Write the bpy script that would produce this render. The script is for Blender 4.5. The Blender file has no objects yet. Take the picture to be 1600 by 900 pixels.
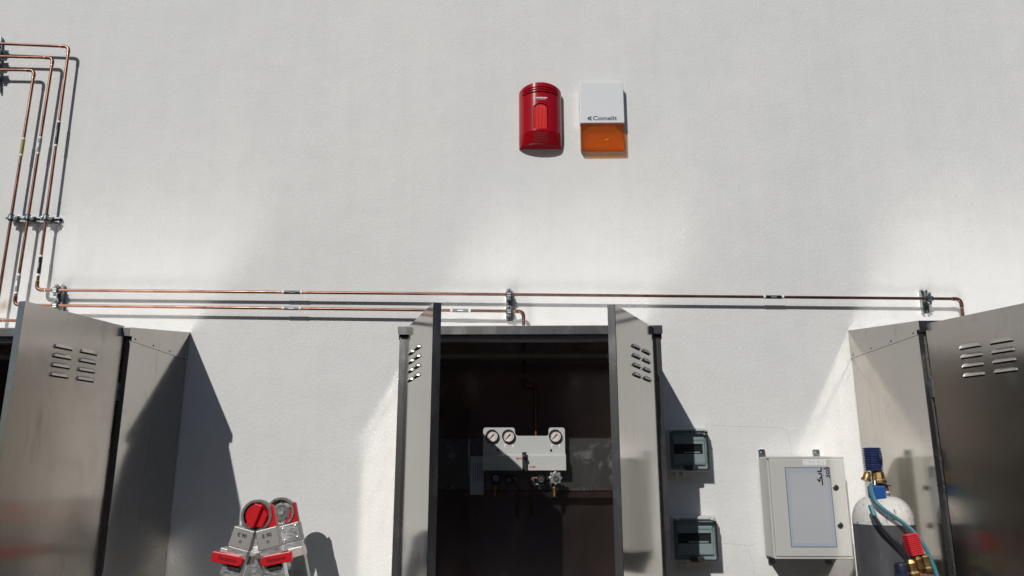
import bpy, bmesh, math, random
from mathutils import Vector, Matrix
R = math.radians
random.seed(7)
sc = bpy.context.scene
C = sc.collection

# ------------------------------------------------------------------ camera
FPX, PITCH, YAW, DIST, EYE = 1200.0, 13.68, 0.9, 3.5, 1.6
cd = bpy.data.cameras.new('camera'); cam = bpy.data.objects.new('camera', cd); C.objects.link(cam)
cd.sensor_width = 36.0; cd.lens = 36.0*FPX/1600.0; cd.clip_start = 0.05; cd.clip_end = 500
cam.location = (0, -DIST, EYE); cam.rotation_euler = (R(90+PITCH), 0, R(YAW))
sc.camera = cam
_q = cam.rotation_euler.to_matrix()
def ray(px, py):
    return Vector(cam.location), _q @ Vector((px-800, -(py-450), -FPX))
def at(px, py, Y):
    o, d = ray(px, py); return o + d*((Y-o.y)/d.y)

# ------------------------------------------------------------------ sky, sun, exposure
SUN = Vector((0.44, 1.0, -0.72)).normalized()          # the way the sunlight travels
w = bpy.data.worlds.new('World'); sc.world = w; w.use_nodes = True
nt = w.node_tree; bg = nt.nodes['Background']
sky = nt.nodes.new('ShaderNodeTexSky'); sky.sky_type = 'NISHITA'; sky.sun_disc = False
sky.sun_elevation = math.asin(-SUN.z); sky.sun_rotation = math.atan2(-SUN.x, -SUN.y)
sky.air_density = 1.0; sky.dust_density = 0.6
nt.links.new(sky.outputs[0], bg.inputs[0]); bg.inputs[1].default_value = 0.05
sl = bpy.data.lights.new('sun', 'SUN'); so = bpy.data.objects.new('sun', sl); C.objects.link(so)
sl.energy = 2.9; sl.angle = R(0.53); sl.color = (1.0, 0.97, 0.925)
so.location = (-4, -9, 8); so.rotation_euler = SUN.to_track_quat('-Z', 'Y').to_euler()
vs = sc.view_settings; vs.view_transform = 'Standard'; vs.look = 'None'; vs.exposure = 0.0; vs.gamma = 1.0
vs.use_curve_mapping = False
cy = sc.cycles
cy.use_denoising = True
try:
    cy.denoiser = 'OPENIMAGEDENOISE'; cy.denoising_input_passes = 'RGB_ALBEDO_NORMAL'
except Exception: pass
cy.use_guiding = True; cy.use_surface_guiding = True; cy.guiding_training_samples = 128
cy.blur_glossy = 0.0; cy.max_bounces = 12; cy.glossy_bounces = 6; cy.transparent_max_bounces = 16
cy.sample_clamp_indirect = 20.0; cy.use_adaptive_sampling = False
cy.caustics_reflective = True

# ------------------------------------------------------------------ materials
MATS = {}
def mat(name, col, rough=0.5, metal=0.0, spec=0.5):
    m = bpy.data.materials.new(name); m.use_nodes = True
    b = m.node_tree.nodes['Principled BSDF']
    b.inputs['Base Color'].default_value = (*col, 1); b.inputs['Roughness'].default_value = rough
    b.inputs['Metallic'].default_value = metal; b.inputs['Specular IOR Level'].default_value = spec
    MATS[name] = m; return m
def N(m, t, **kw):
    n = m.node_tree.nodes.new(t)
    for k, v in kw.items():
        if k in n.inputs: n.inputs[k].default_value = v
        else: setattr(n, k, v)
    return n
def L(m, a, b): m.node_tree.links.new(a, b)
def coords(m, scale=(1, 1, 1)):
    tc = N(m, 'ShaderNodeTexCoord'); mp = N(m, 'ShaderNodeMapping')
    mp.inputs['Scale'].default_value = scale
    L(m, tc.outputs['Object'], mp.inputs['Vector']); return mp.outputs[0]
def noise(m, vec, scale, detail=4, rough=0.55, dist=0.0):
    n = N(m, 'ShaderNodeTexNoise'); n.inputs['Scale'].default_value = scale
    n.inputs['Detail'].default_value = detail; n.inputs['Roughness'].default_value = rough
    n.inputs['Distortion'].default_value = dist
    L(m, vec, n.inputs['Vector']); return n.outputs['Fac']
def ramp(m, fac, stops):
    r = N(m, 'ShaderNodeValToRGB'); e = r.color_ramp.elements
    while len(e) < len(stops): e.new(0.5)
    for i, (p, c) in enumerate(stops):
        e[i].position = p; e[i].color = (c, c, c, 1) if not hasattr(c, '__len__') else (*c, 1)
    L(m, fac, r.inputs[0]); return r.outputs[0]
def mixc(m, fac, a, b, mode='MIX'):
    n = N(m, 'ShaderNodeMix'); n.data_type = 'RGBA'; n.blend_type = mode
    for s, v in ((n.inputs[0], fac), (n.inputs[6], a), (n.inputs[7], b)):
        if hasattr(v, 'links'): L(m, v, s)
        elif hasattr(v, '__len__'): s.default_value = (*v, 1)
        else: s.default_value = v
    return n.outputs[2]
def mth(m, op, a, b=0.0):
    n = N(m, 'ShaderNodeMath'); n.operation = op
    for s, v in ((n.inputs[0], a), (n.inputs[1], b)):
        if hasattr(v, 'links'): L(m, v, s)
        else: s.default_value = v
    return n.outputs[0]
def bump(m, h, strength, dist=0.01):
    b = N(m, 'ShaderNodeBump'); b.inputs['Strength'].default_value = strength; b.inputs['Distance'].default_value = dist
    L(m, h, b.inputs['Height']); L(m, b.outputs[0], P(m).inputs['Normal']); return b
def P(m): return m.node_tree.nodes['Principled BSDF']

# white plaster wall: fine grain, soft trowel waves, faint stains
m = mat('plaster', (0.75, 0.75, 0.73), 0.9, 0, 0.2)
v = coords(m); vb = coords(m, (1, 1, 0.45))
big = noise(m, vb, 1.1, 5, 0.6, 0.6); mid = noise(m, v, 5, 4); fine = noise(m, v, 260, 3, 0.7)
c1 = ramp(m, big, [(0.30, (0.73, 0.738, 0.732)), (0.7, (0.79, 0.787, 0.77))])
c2 = ramp(m, mid, [(0.25, 0.955), (0.75, 1.0)])
c3 = ramp(m, fine, [(0.2, 0.93), (0.8, 1.0)])
base = mixc(m, 1.0, mixc(m, 1.0, c1, c2, 'MULTIPLY'), c3, 'MULTIPLY')
stk = ramp(m, noise(m, coords(m, (7, 7, 0.35)), 1.6, 6, 0.7, 0.5), [(0.35, 0.975), (0.62, 1.0)])
pat = ramp(m, noise(m, coords(m, (1.0, 1.0, 1.6)), 2.3, 2, 0.4, 2.5), [(0.38, 0.985), (0.46, 1.0), (0.58, 1.0), (0.66, 0.985)])
base = mixc(m, 1.0, base, mixc(m, 1.0, stk, pat, 'MULTIPLY'), 'MULTIPLY')
# a small rusty drip mark beside the copper pipes
sp = N(m, 'ShaderNodeVectorMath'); sp.operation = 'DISTANCE'; L(m, v, sp.inputs[0]); sp.inputs[1].default_value = at(6, 478, 0)
st = ramp(m, mth(m, 'ADD', sp.outputs['Value'], mth(m, 'MULTIPLY', noise(m, v, 40, 3), 0.03)), [(0.02, 0.75), (0.055, 0.0)])
base = mixc(m, st, base, (0.42, 0.33, 0.22))
L(m, base, P(m).inputs['Base Color'])
hsum = mth(m, 'ADD', mth(m, 'MULTIPLY', fine, 0.22), mth(m, 'ADD', mth(m, 'MULTIPLY', noise(m, v, 75, 5, 0.65), 1.0), mth(m, 'MULTIPLY', noise(m, v, 3, 3), 2.2)))
bump(m, hsum, 0.42, 0.006)

def steel(name, col, rough, smudge=True, wave=0.0, aniso=0.0):
    m = mat(name, col, rough, 1.0)
    if aniso:                                              # vertical grain: reflections smear sideways
        tg = N(m, 'ShaderNodeCombineXYZ'); tg.inputs[2].default_value = 1.0
        L(m, tg.outputs[0], P(m).inputs['Tangent']); P(m).inputs['Anisotropic'].default_value = aniso; P(m).inputs['Anisotropic Rotation'].default_value = 0.25
    v = coords(m); vv = coords(m, (40, 40, 0.6))
    grain = noise(m, vv, 9, 3, 0.6)
    sm = noise(m, coords(m, (1.6, 1.6, 1.0)), 2.6, 6, 0.65, 1.2)
    rr = mth(m, 'ADD', mth(m, 'MULTIPLY', grain, 0.05), mth(m, 'MULTIPLY', ramp(m, sm, [(0.5, 0.0), (0.75, 1.0)]), 0.08))
    L(m, mth(m, 'ADD', rr, rough-0.03), P(m).inputs['Roughness'])
    spots = ramp(m, noise(m, coords(m, (3, 3, 1.0)), 6.5, 5, 0.6, 1.5), [(0.60, 1.0), (0.70, 0.86)])
    streak = ramp(m, noise(m, coords(m, (9, 9, 0.9)), 3.0, 5, 0.65, 0.8), [(0.61, 1.0), (0.72, 0.78)])
    c = mixc(m, 1.0, spots, streak, 'MULTIPLY') if smudge else ramp(m, grain, [(0, 0.95), (1, 1.0)])
    tint = ramp(m, noise(m, v, 1.7, 3), [(0.3, tuple(x*0.94 for x in col)), (0.7, col)])
    L(m, mixc(m, 1.0, tint, c, 'MULTIPLY'), P(m).inputs['Base Color'])
    if wave:
        bump(m, noise(m, coords(m, (1, 1, 0.35)), 2.2, 2), wave, 0.01)
    return m
steel('steel', (0.535, 0.505, 0.465), 0.105, True, 0.018)
steel('steel_louver', (0.55, 0.52, 0.48), 0.30, False)
steel('steel_roof', (0.74, 0.73, 0.71), 0.36, False, 0.06)
steel('steel_door', (0.50, 0.462, 0.425), 0.20, True, 0.015, 0.85)
steel('steel_edge', (0.50, 0.50, 0.50), 0.27, False)
steel('steel_lintel', (0.55, 0.54, 0.56), 0.50, True)
m = steel('steel_inner', (0.38, 0.29, 0.285), 0.16, True, 0.01)
P(m).inputs['Metallic'].default_value = 0.965
m = steel('steel_dirty', (0.30, 0.30, 0.30), 0.24, True)
dm = ramp(m, noise(m, coords(m), 9, 6, 0.7, 1.0), [(0.52, 0.03), (0.70, 0.50)])
P(m).inputs['Metallic'].default_value = 0.9
L(m, mth(m, 'SUBTRACT', 0.97, dm), P(m).inputs['Metallic'])

m = mat('copper', (0.55, 0.27, 0.17), 0.28, 1.0)
n1 = noise(m, coords(m), 3.5, 6, 0.75)
L(m, ramp(m, n1, [(0.30, (0.12, 0.065, 0.052)), (0.5, (0.24, 0.122, 0.09)), (0.72, (0.36, 0.215, 0.155))]), P(m).inputs['Base Color'])
L(m, ramp(m, noise(m, coords(m), 40, 3), [(0.3, 0.28), (0.8, 0.50)]), P(m).inputs['Roughness'])
m = mat('solder', (0.80, 0.66, 0.45), 0.3, 1.0)
m = mat('zinc', (0.62, 0.66, 0.68), 0.33, 1.0)
L(m, ramp(m, noise(m, coords(m), 70, 3), [(0.3, (0.22, 0.25, 0.265)), (0.7, (0.52, 0.55, 0.56))]), P(m).inputs['Base Color'])
mat('pencil', (0.58, 0.575, 0.56), 0.8); mat('rubber', (0.012, 0.012, 0.013), 0.6); mat('slot_shade', (0.006, 0.006, 0.006), 0.9)
mat('black_print', (0.015, 0.015, 0.017), 0.55); mat('white_tape', (0.78, 0.78, 0.76), 0.45)
mat('grey_tape', (0.22, 0.225, 0.23), 0.35); mat('olive_tape', (0.30, 0.25, 0.05), 0.35); mat('black_tape', (0.014, 0.014, 0.015), 0.3)
mat('siren_red', (0.34, 0.001, 0.008), 0.14, 0, 0.45)
m = mat('lens_red', (0.72, 0.016, 0.012), 0.15, 0, 0.6); mat('siren_dark', (0.10, 0.002, 0.006), 0.4)
mat('siren_white', (0.68, 0.70, 0.72), 0.38, 0, 0.4); mat('ink', (0.035, 0.04, 0.05), 0.5)
m = mat('box_grey', (0.50, 0.50, 0.475), 0.42, 0, 0.4)
bump(m, noise(m, coords(m), 420, 2), 0.08, 0.002)
mat('panel_grey', (0.52, 0.53, 0.52), 0.38, 0, 0.45)
mat('case_grey', (0.55, 0.56, 0.56), 0.45, 0, 0.4)
mat('frosted_reflection', (0.435, 0.455, 0.475), 0.2, 0, 0.6); mat('frosted', (0.38, 0.43, 0.50), 0.16, 0, 0.6)
mat('lock_black', (0.03, 0.03, 0.03), 0.35)
mat('red_paint', (0.46, 0.008, 0.014), 0.35, 0, 0.4)
mat('arrow_red', (0.6, 0.01, 0.02), 0.5)
mat('blue_rubber', (0.010, 0.028, 0.12), 0.5); mat('blue_block', (0.012, 0.075, 0.27), 0.45); mat('navy', (0.012, 0.014, 0.04), 0.45)
mat('red_rubber', (0.60, 0.02, 0.035), 0.5)
m = mat('brass', (0.52, 0.36, 0.16), 0.42, 1.0)
L(m, ramp(m, noise(m, coords(m), 60, 4), [(0.3, (0.20, 0.125, 0.05)), (0.7, (0.46, 0.32, 0.15))]), P(m).inputs['Base Color'])
m = mat('rusty', (0.2, 0.07, 0.03), 0.8)
L(m, ramp(m, noise(m, coords(m), 70, 4), [(0.35, (0.30, 0.10, 0.045)), (0.65, (0.10, 0.045, 0.03))]), P(m).inputs['Base Color'])
mat('teal_hose', (0.045, 0.17, 0.21), 0.38, 0, 0.5); mat('dark_hose', (0.014, 0.017, 0.028), 0.5)
mat('dial', (0.74, 0.66, 0.62), 0.5); mat('paper', (0.75, 0.75, 0.74), 0.6); mat('print_grey', (0.16, 0.16, 0.17), 0.6); mat('print_blue', (0.07, 0.09, 0.30), 0.6)
mat('card', (0.40, 0.41, 0.43), 0.5)
mat('handwheel', (0.30, 0.30, 0.29), 0.45, 0.7)
# cylinder paint: white shoulder and dark grey barrel, scuffed
m = mat('cyl_white', (0.7, 0.7, 0.68), 0.5)
n1 = noise(m, coords(m, (1, 1, 0.6)), 42, 7, 0.75, 0.9)
L(m, ramp(m, n1, [(0.375, (0.07, 0.06, 0.055)), (0.41, (0.52, 0.51, 0.49)), (0.54, (0.64, 0.635, 0.61)), (0.66, (0.42, 0.38, 0.34))]), P(m).inputs['Base Color'])
m = mat('cyl_dark', (0.06, 0.062, 0.068), 0.5)
n1 = noise(m, coords(m, (1, 1, 0.25)), 22, 6, 0.7, 0.7)
L(m, ramp(m, n1, [(0.30, (0.10, 0.045, 0.04)), (0.40, (0.055, 0.057, 0.064)), (0.62, (0.075, 0.078, 0.085)), (0.75, (0.24, 0.24, 0.25))]), P(m).inputs['Base Color'])
# aluminium of the ladder
m = mat('aluminium', (0.60, 0.61, 0.62), 0.36, 1.0)
L(m, ramp(m, noise(m, coords(m), 35, 5, 0.65), [(0.3, (0.42, 0.43, 0.44)), (0.7, (0.68, 0.69, 0.70))]), P(m).inputs['Base Color'])
L(m, ramp(m, noise(m, coords(m, (1, 1, 4)), 50, 4), [(0.3, 0.28), (0.7, 0.5)]), P(m).inputs['Roughness'])
m = mat('hinge_metal', (0.34, 0.34, 0.33), 0.38, 1.0)
L(m, ramp(m, noise(m, coords(m), 60, 4), [(0.3, (0.20, 0.20, 0.19)), (0.7, (0.46, 0.46, 0.44))]), P(m).inputs['Base Color'])
m = mat('cast_sleeve', (0.36, 0.35, 0.34), 0.5, 0.85)
bump(m, noise(m, coords(m), 300, 3), 0.25, 0.002)
m = mat('rung_beige', (0.50, 0.48, 0.44), 0.45, 0.6)
# asphalt yard, and the unseen dark block added for the steel to mirror
m = mat('asphalt', (0.055, 0.053, 0.05), 0.9)
L(m, ramp(m, noise(m, coords(m), 120, 4), [(0.3, (0.075, 0.072, 0.068)), (0.7, (0.15, 0.142, 0.132))]), P(m).inputs['Base Color'])
bump(m, noise(m, coords(m), 200, 3), 0.5, 0.01)
m = mat('backdrop_brick', (0.09, 0.045, 0.04), 0.9)
mat('backdrop_dark', (0.05, 0.05, 0.055), 0.6); mat('backdrop_roof', (0.12, 0.11, 0.11), 0.7)

def tinted(name, col, gloss_rough, diffuse_mix, dcol):
    """clear coloured plastic: tinted see-through with a Fresnel gloss, part of it scattering"""
    m = bpy.data.materials.new(name); m.use_nodes = True; MATS[name] = m
    t = m.node_tree; t.nodes.remove(t.nodes['Principled BSDF']); out = t.nodes['Material Output']
    tr = N(m, 'ShaderNodeBsdfTransparent'); tr.inputs[0].default_value = (*col, 1)
    df = N(m, 'ShaderNodeBsdfDiffuse'); df.inputs[0].default_value = (*dcol, 1)
    tl = N(m, 'ShaderNodeBsdfTranslucent'); tl.inputs[0].default_value = (*dcol, 1)
    dd = N(m, 'ShaderNodeMixShader'); dd.inputs[0].default_value = 0.5; L(m, df.outputs[0], dd.inputs[1]); L(m, tl.outputs[0], dd.inputs[2])
    a = N(m, 'ShaderNodeMixShader'); a.inputs[0].default_value = diffuse_mix; L(m, tr.outputs[0], a.inputs[1]); L(m, dd.outputs[0], a.inputs[2])
    gl = N(m, 'ShaderNodeBsdfGlossy'); gl.inputs['Roughness'].default_value = gloss_rough
    fr = N(m, 'ShaderNodeFresnel'); fr.inputs[0].default_value = 1.45
    b = N(m, 'ShaderNodeMixShader'); L(m, fr.outputs[0], b.inputs[0]); L(m, a.outputs[0], b.inputs[1]); L(m, gl.outputs[0], b.inputs[2])
    L(m, b.outputs[0], out.inputs[0]); return m
tinted('smoked_lid', (0.88, 0.925, 0.93), 0.05, 0.02, (0.10, 0.16, 0.18))
tinted('amber_facet', (0.99, 0.86, 0.55), 0.2, 0.35, (0.9, 0.5, 0.10))
tinted('orange_lens', (0.98, 0.64, 0.10), 0.06, 0.20, (0.85, 0.24, 0.006))

# ------------------------------------------------------------------ mesh helpers
class MB:
    def __init__(s): s.v = []; s.f = []; s.mi = []; s.cur = 0
    def add(s, vs, fs):
        b = len(s.v); s.v += [Vector(x) for x in vs]
        for f in fs: s.f.append([b+i for i in f]); s.mi.append(s.cur)
        return s
    def obox(s, c, ax, ay, az):
        c, ax, ay, az = Vector(c), Vector(ax), Vector(ay), Vector(az)
        vs = [c+ax*i+ay*j+az*k for k in (-1, 1) for j in (-1, 1) for i in (-1, 1)]
        return s.add(vs, [(0, 2, 3, 1), (4, 5, 7, 6), (0, 1, 5, 4), (2, 6, 7, 3), (0, 4, 6, 2), (1, 3, 7, 5)])
    def box(s, x0, x1, y0, y1, z0, z1):
        return s.obox(((x0+x1)/2, (y0+y1)/2, (z0+z1)/2), ((x1-x0)/2, 0, 0), (0, (y1-y0)/2, 0), (0, 0, (z1-z0)/2))
    def prism(s, poly, f, w0, w1):
        """poly of (u, v); f(u, v, w) -> point"""
        n = len(poly)
        vs = [f(u, v, w0) for u, v in poly]+[f(u, v, w1) for u, v in poly]
        fs = [list(range(n))[::-1], list(range(n, 2*n))]+[[i, (i+1) % n, n+(i+1) % n, n+i] for i in range(n)]
        return s.add(vs, fs)
    def frame(s, d):
        d = Vector(d).normalized(); a = Vector((0, 0, 1)) if abs(d.z) < 0.9 else Vector((1, 0, 0))
        u = d.cross(a).normalized(); return u, d.cross(u)
    def lathe(s, base, axis, prof, n=24, cap=True):
        base = Vector(base); ax = Vector(axis).normalized(); u, w = s.frame(ax); vs = []; fs = []
        for r, h in prof:
            for i in range(n):
                t = 2*math.pi*i/n; vs.append(base+ax*h+(u*math.cos(t)+w*math.sin(t))*max(r, 1e-5))
        for k in range(len(prof)-1):
            for i in range(n):
                j = (i+1) % n; fs.append((k*n+i, k*n+j, (k+1)*n+j, (k+1)*n+i))
        if cap: fs.append(list(range(n))[::-1]); fs.append([(len(prof)-1)*n+i for i in range(n)])
        return s.add(vs, fs)
    def cyl(s, a, b, r, r2=None, n=16):
        a, b = Vector(a), Vector(b)
        return s.lathe(a, b-a, [(r, 0), (r if r2 is None else r2, (b-a).length)], n)
    def tube(s, path, r, n=10):
        path = [Vector(p) for p in path]; vs = []; fs = []; u = None
        for i, p in enumerate(path):
            d = (path[min(i+1, len(path)-1)]-path[max(i-1, 0)]).normalized()
            if u is None: u, w = s.frame(d)
            else:
                u = (u-d*u.dot(d)).normalized(); w = d.cross(u)
            for k in range(n):
                t = 2*math.pi*k/n; vs.append(p+(u*math.cos(t)+w*math.sin(t))*r)
        for i in range(len(path)-1):
            for k in range(n):
                j = (k+1) % n; fs.append((i*n+k, i*n+j, (i+1)*n+j, (i+1)*n+k))
        fs.append(list(range(n))[::-1]); fs.append([(len(path)-1)*n+k for k in range(n)])
        return s.add(vs, fs)
    def ring(s, c, axis, r0, r1, h0, h1, n=32):
        c = Vector(c); ax = Vector(axis).normalized(); u, w = s.frame(ax); vs = []; fs = []
        pr = [(r0, h0), (r1, h0), (r1, h1), (r0, h1)]
        for r, h in pr:
            for i in range(n):
                t = 2*math.pi*i/n; vs.append(c+ax*h+(u*math.cos(t)+w*math.sin(t))*r)
        for k in range(4):
            for i in range(n):
                j = (i+1) % n; l = (k+1) % 4; fs.append((k*n+i, k*n+j, l*n+j, l*n+i))
        return s.add(vs, fs)

def fillet(pts, r, n=7):
    pts = [Vector(p) for p in pts]; out = [pts[0]]
    for i in range(1, len(pts)-1):
        a, b, c = pts[i-1], pts[i], pts[i+1]; d0 = (a-b).normalized(); d1 = (c-b).normalized()
        p0 = b+d0*r; p1 = b+d1*r
        for k in range(n+1):
            t = k/n; out.append(p0*(1-t)**2+b*2*t*(1-t)+p1*t*t)
    out.append(pts[-1]); return out
def smooth_path(pts, n=10):
    pts = [Vector(p) for p in pts]; q = [pts[0]*2-pts[1]]+pts+[pts[-1]*2-pts[-2]]; out = []
    for i in range(1, len(q)-2):
        for k in range(n):
            t = k/n; a, b, c, d = q[i-1], q[i], q[i+1], q[i+2]
            out.append(0.5*((2*b)+(c-a)*t+(2*a-5*b+4*c-d)*t*t+(3*b-a-3*c+d)*t**3))
    out.append(pts[-1]); return out

ROOT = {}
def tag(o, label, cat, group=None):
    o['label'] = label; o['category'] = cat
    if group: o['group'] = group
    return o
def thing(name, loc, label, cat, group=None):
    o = bpy.data.objects.new(name, None); C.objects.link(o); o.location = loc; o.empty_display_size = 0.1
    ROOT[o.name] = Vector(loc); return tag(o, label, cat, group)
def origin_of(o):
    while o.parent: o = o.parent
    return ROOT.get(o.name, Vector((0, 0, 0)))
def build(name, mb, mats, parent=None, bevel=0.0, smooth=0, origin=None, seg=2):
    """one mesh object; vertices are given in world coordinates"""
    if isinstance(mats, str): mats = [mats]
    L0 = origin_of(parent) if parent else Vector(origin or (0, 0, 0))
    me = bpy.data.meshes.new(name)
    me.from_pydata([tuple(v-L0) for v in mb.v], [], mb.f)
    for mt in mats: me.materials.append(MATS[mt])
    if len(mats) > 1: me.polygons.foreach_set('material_index', mb.mi)
    bm = bmesh.new(); bm.from_mesh(me); bmesh.ops.recalc_face_normals(bm, faces=bm.faces); bm.to_mesh(me); bm.free()
    if smooth:
        me.shade_smooth(); me.set_sharp_from_angle(angle=R(smooth))
    o = bpy.data.objects.new(name, me); C.objects.link(o)
    if parent: o.parent = parent
    else: o.location = L0; ROOT[o.name] = L0
    if bevel:
        b = o.modifiers.new('bevel', 'BEVEL'); b.width = bevel; b.segments = seg; b.limit_method = 'ANGLE'; b.angle_limit = R(40)
        b.harden_normals = False
    return o
def place_mesh(name, me, parent, M):
    """a shared mesh set with world matrix M under a thing or part whose axes are the world's"""
    o = bpy.data.objects.new(name, me); C.objects.link(o); o.parent = parent
    o.matrix_local = Matrix.Translation(-origin_of(parent)) @ M; return o
def lettering(name, body, size, M, mt, parent, shear=0.0, sx=1.0, ext=0.0004):
    cu = bpy.data.curves.new(name, 'FONT'); cu.body = body; cu.size = size; cu.align_x = 'CENTER'; cu.align_y = 'CENTER'
    cu.shear = shear; cu.extrude = ext; cu.offset = size*0.018; cu.resolution_u = 3
    t = bpy.data.objects.new('tmp', cu); me = bpy.data.meshes.new_from_object(t); bpy.data.objects.remove(t)
    me.name = name; me.materials.clear(); me.materials.append(MATS[mt])
    return place_mesh(name, me, parent, M @ Matrix.Diagonal((sx, 1, 1, 1)))
def facing(p, nrm=(0, -1, 0), up=(0, 0, 1), roll=0):
    """matrix with local x right, y up, z along nrm, at p"""
    z = Vector(nrm).normalized(); x = Vector(up).cross(z).normalized(); y = z.cross(x)
    return Matrix.Translation(p) @ Matrix((x, y, z)).transposed().to_4x4() @ Matrix.Rotation(R(roll), 4, 'Z')

# ------------------------------------------------------------------ setting
g = build('ground', MB().box(-60, 60, -60, 0.6, -0.4, 0.0), 'asphalt'); g['kind'] = 'structure'
wl = build('building_wall', MB().box(-9, 9, 0, 0.35, -0.2, 7.5), 'plaster')
pl_ = [[(1112, 664), (1150, 666), (1200, 667.5), (1224, 669), (1231, 676), (1238, 712)], [(1096, 850), (1130, 849), (1172, 852), (1186, 849)], [(1168, 852), (1176, 880), (1180, 900)]]
for k, pp in enumerate(pl_):
    build('pencil_line', MB().tube([at(*p, -0.0001) for p in pp], 0.0008, 4), 'pencil', wl)
tag(wl, 'large white plastered wall carrying the pipes, sirens and boxes', 'wall')

# ------------------------------------------------------------------ steel gas cabinets
ZTOP, ZB, ZF, ZS = 2.155, 2.245, 2.166, 2.115      # door top, roof rear, roof front, bottom edge of the roof cap
def louver_mesh():
    mb = MB(); W, H, D = 0.042, 0.0068, 0.0080; n = 10
    # outline arch (flat bottom, rounded shoulders); hood rises from the sheet along the arch to a lip at the bottom
    prof = []
    for k in range(n+1):
        t = math.pi*k/n; e = 0.35
        x = -W*math.copysign(abs(math.cos(t))**e, math.cos(t)); z = 2*H*abs(math.sin(t))**0.5-H
        prof.append((x, z))
    outer = [(x, 0.0, z) for x, z in prof]
    mids = [(x*0.93, -D*(0.25+0.75*(1-(z+H)/(2*H))), -H+(z+H)*0.82) for x, z in prof]
    lip = [(x*0.90, -D, -H) for x, z in prof]
    vs = outer+mids+lip; k = n+1
    fs = []
    for i in range(n):
        fs.append((i, i+1, k+i+1, k+i)); fs.append((k+i, k+i+1, 2*k+i+1, 2*k+i))
    mb.add(vs, fs); mb.cur = 1
    mb.add([(-W*0.9, -D, -H-0.0003), (W*0.9, -D, -H-0.0003), (W*0.95, 0.0006, -H), (-W*0.95, 0.0006, -H)], [(0, 1, 2, 3)])
    mb.add([(-W*0.98, -0.0008, -H-0.0048), (W*0.98, -0.0008, -H-0.0048), (W*0.98, -0.0008, -H), (-W*0.98, -0.0008, -H)], [(0, 1, 2, 3)])  # near-black faces paint in the shade of slots that are not cut
    me = bpy.data.meshes.new('louver'); me.from_pydata([tuple(v) for v in mb.v], [], mb.f)
    me.materials.append(MATS['steel_louver']); me.materials.append(MATS['slot_shade']); me.polygons.foreach_set('material_index', mb.mi)
    me.shade_smooth(); me.set_sharp_from_angle(angle=R(60)); return me
LOUVER = louver_mesh()
SCREW = None
def screw_mesh():
    mb = MB().lathe((0, 0, 0), (0, 0, 1), [(0.0045, 0), (0.0042, 0.0018), (0.002, 0.0028)], 10)
    me = bpy.data.meshes.new('screw'); me.from_pydata([tuple(v) for v in mb.v], [], mb.f); me.materials.append(MATS['zinc']); return me
SCREW = screw_mesh()

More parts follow.
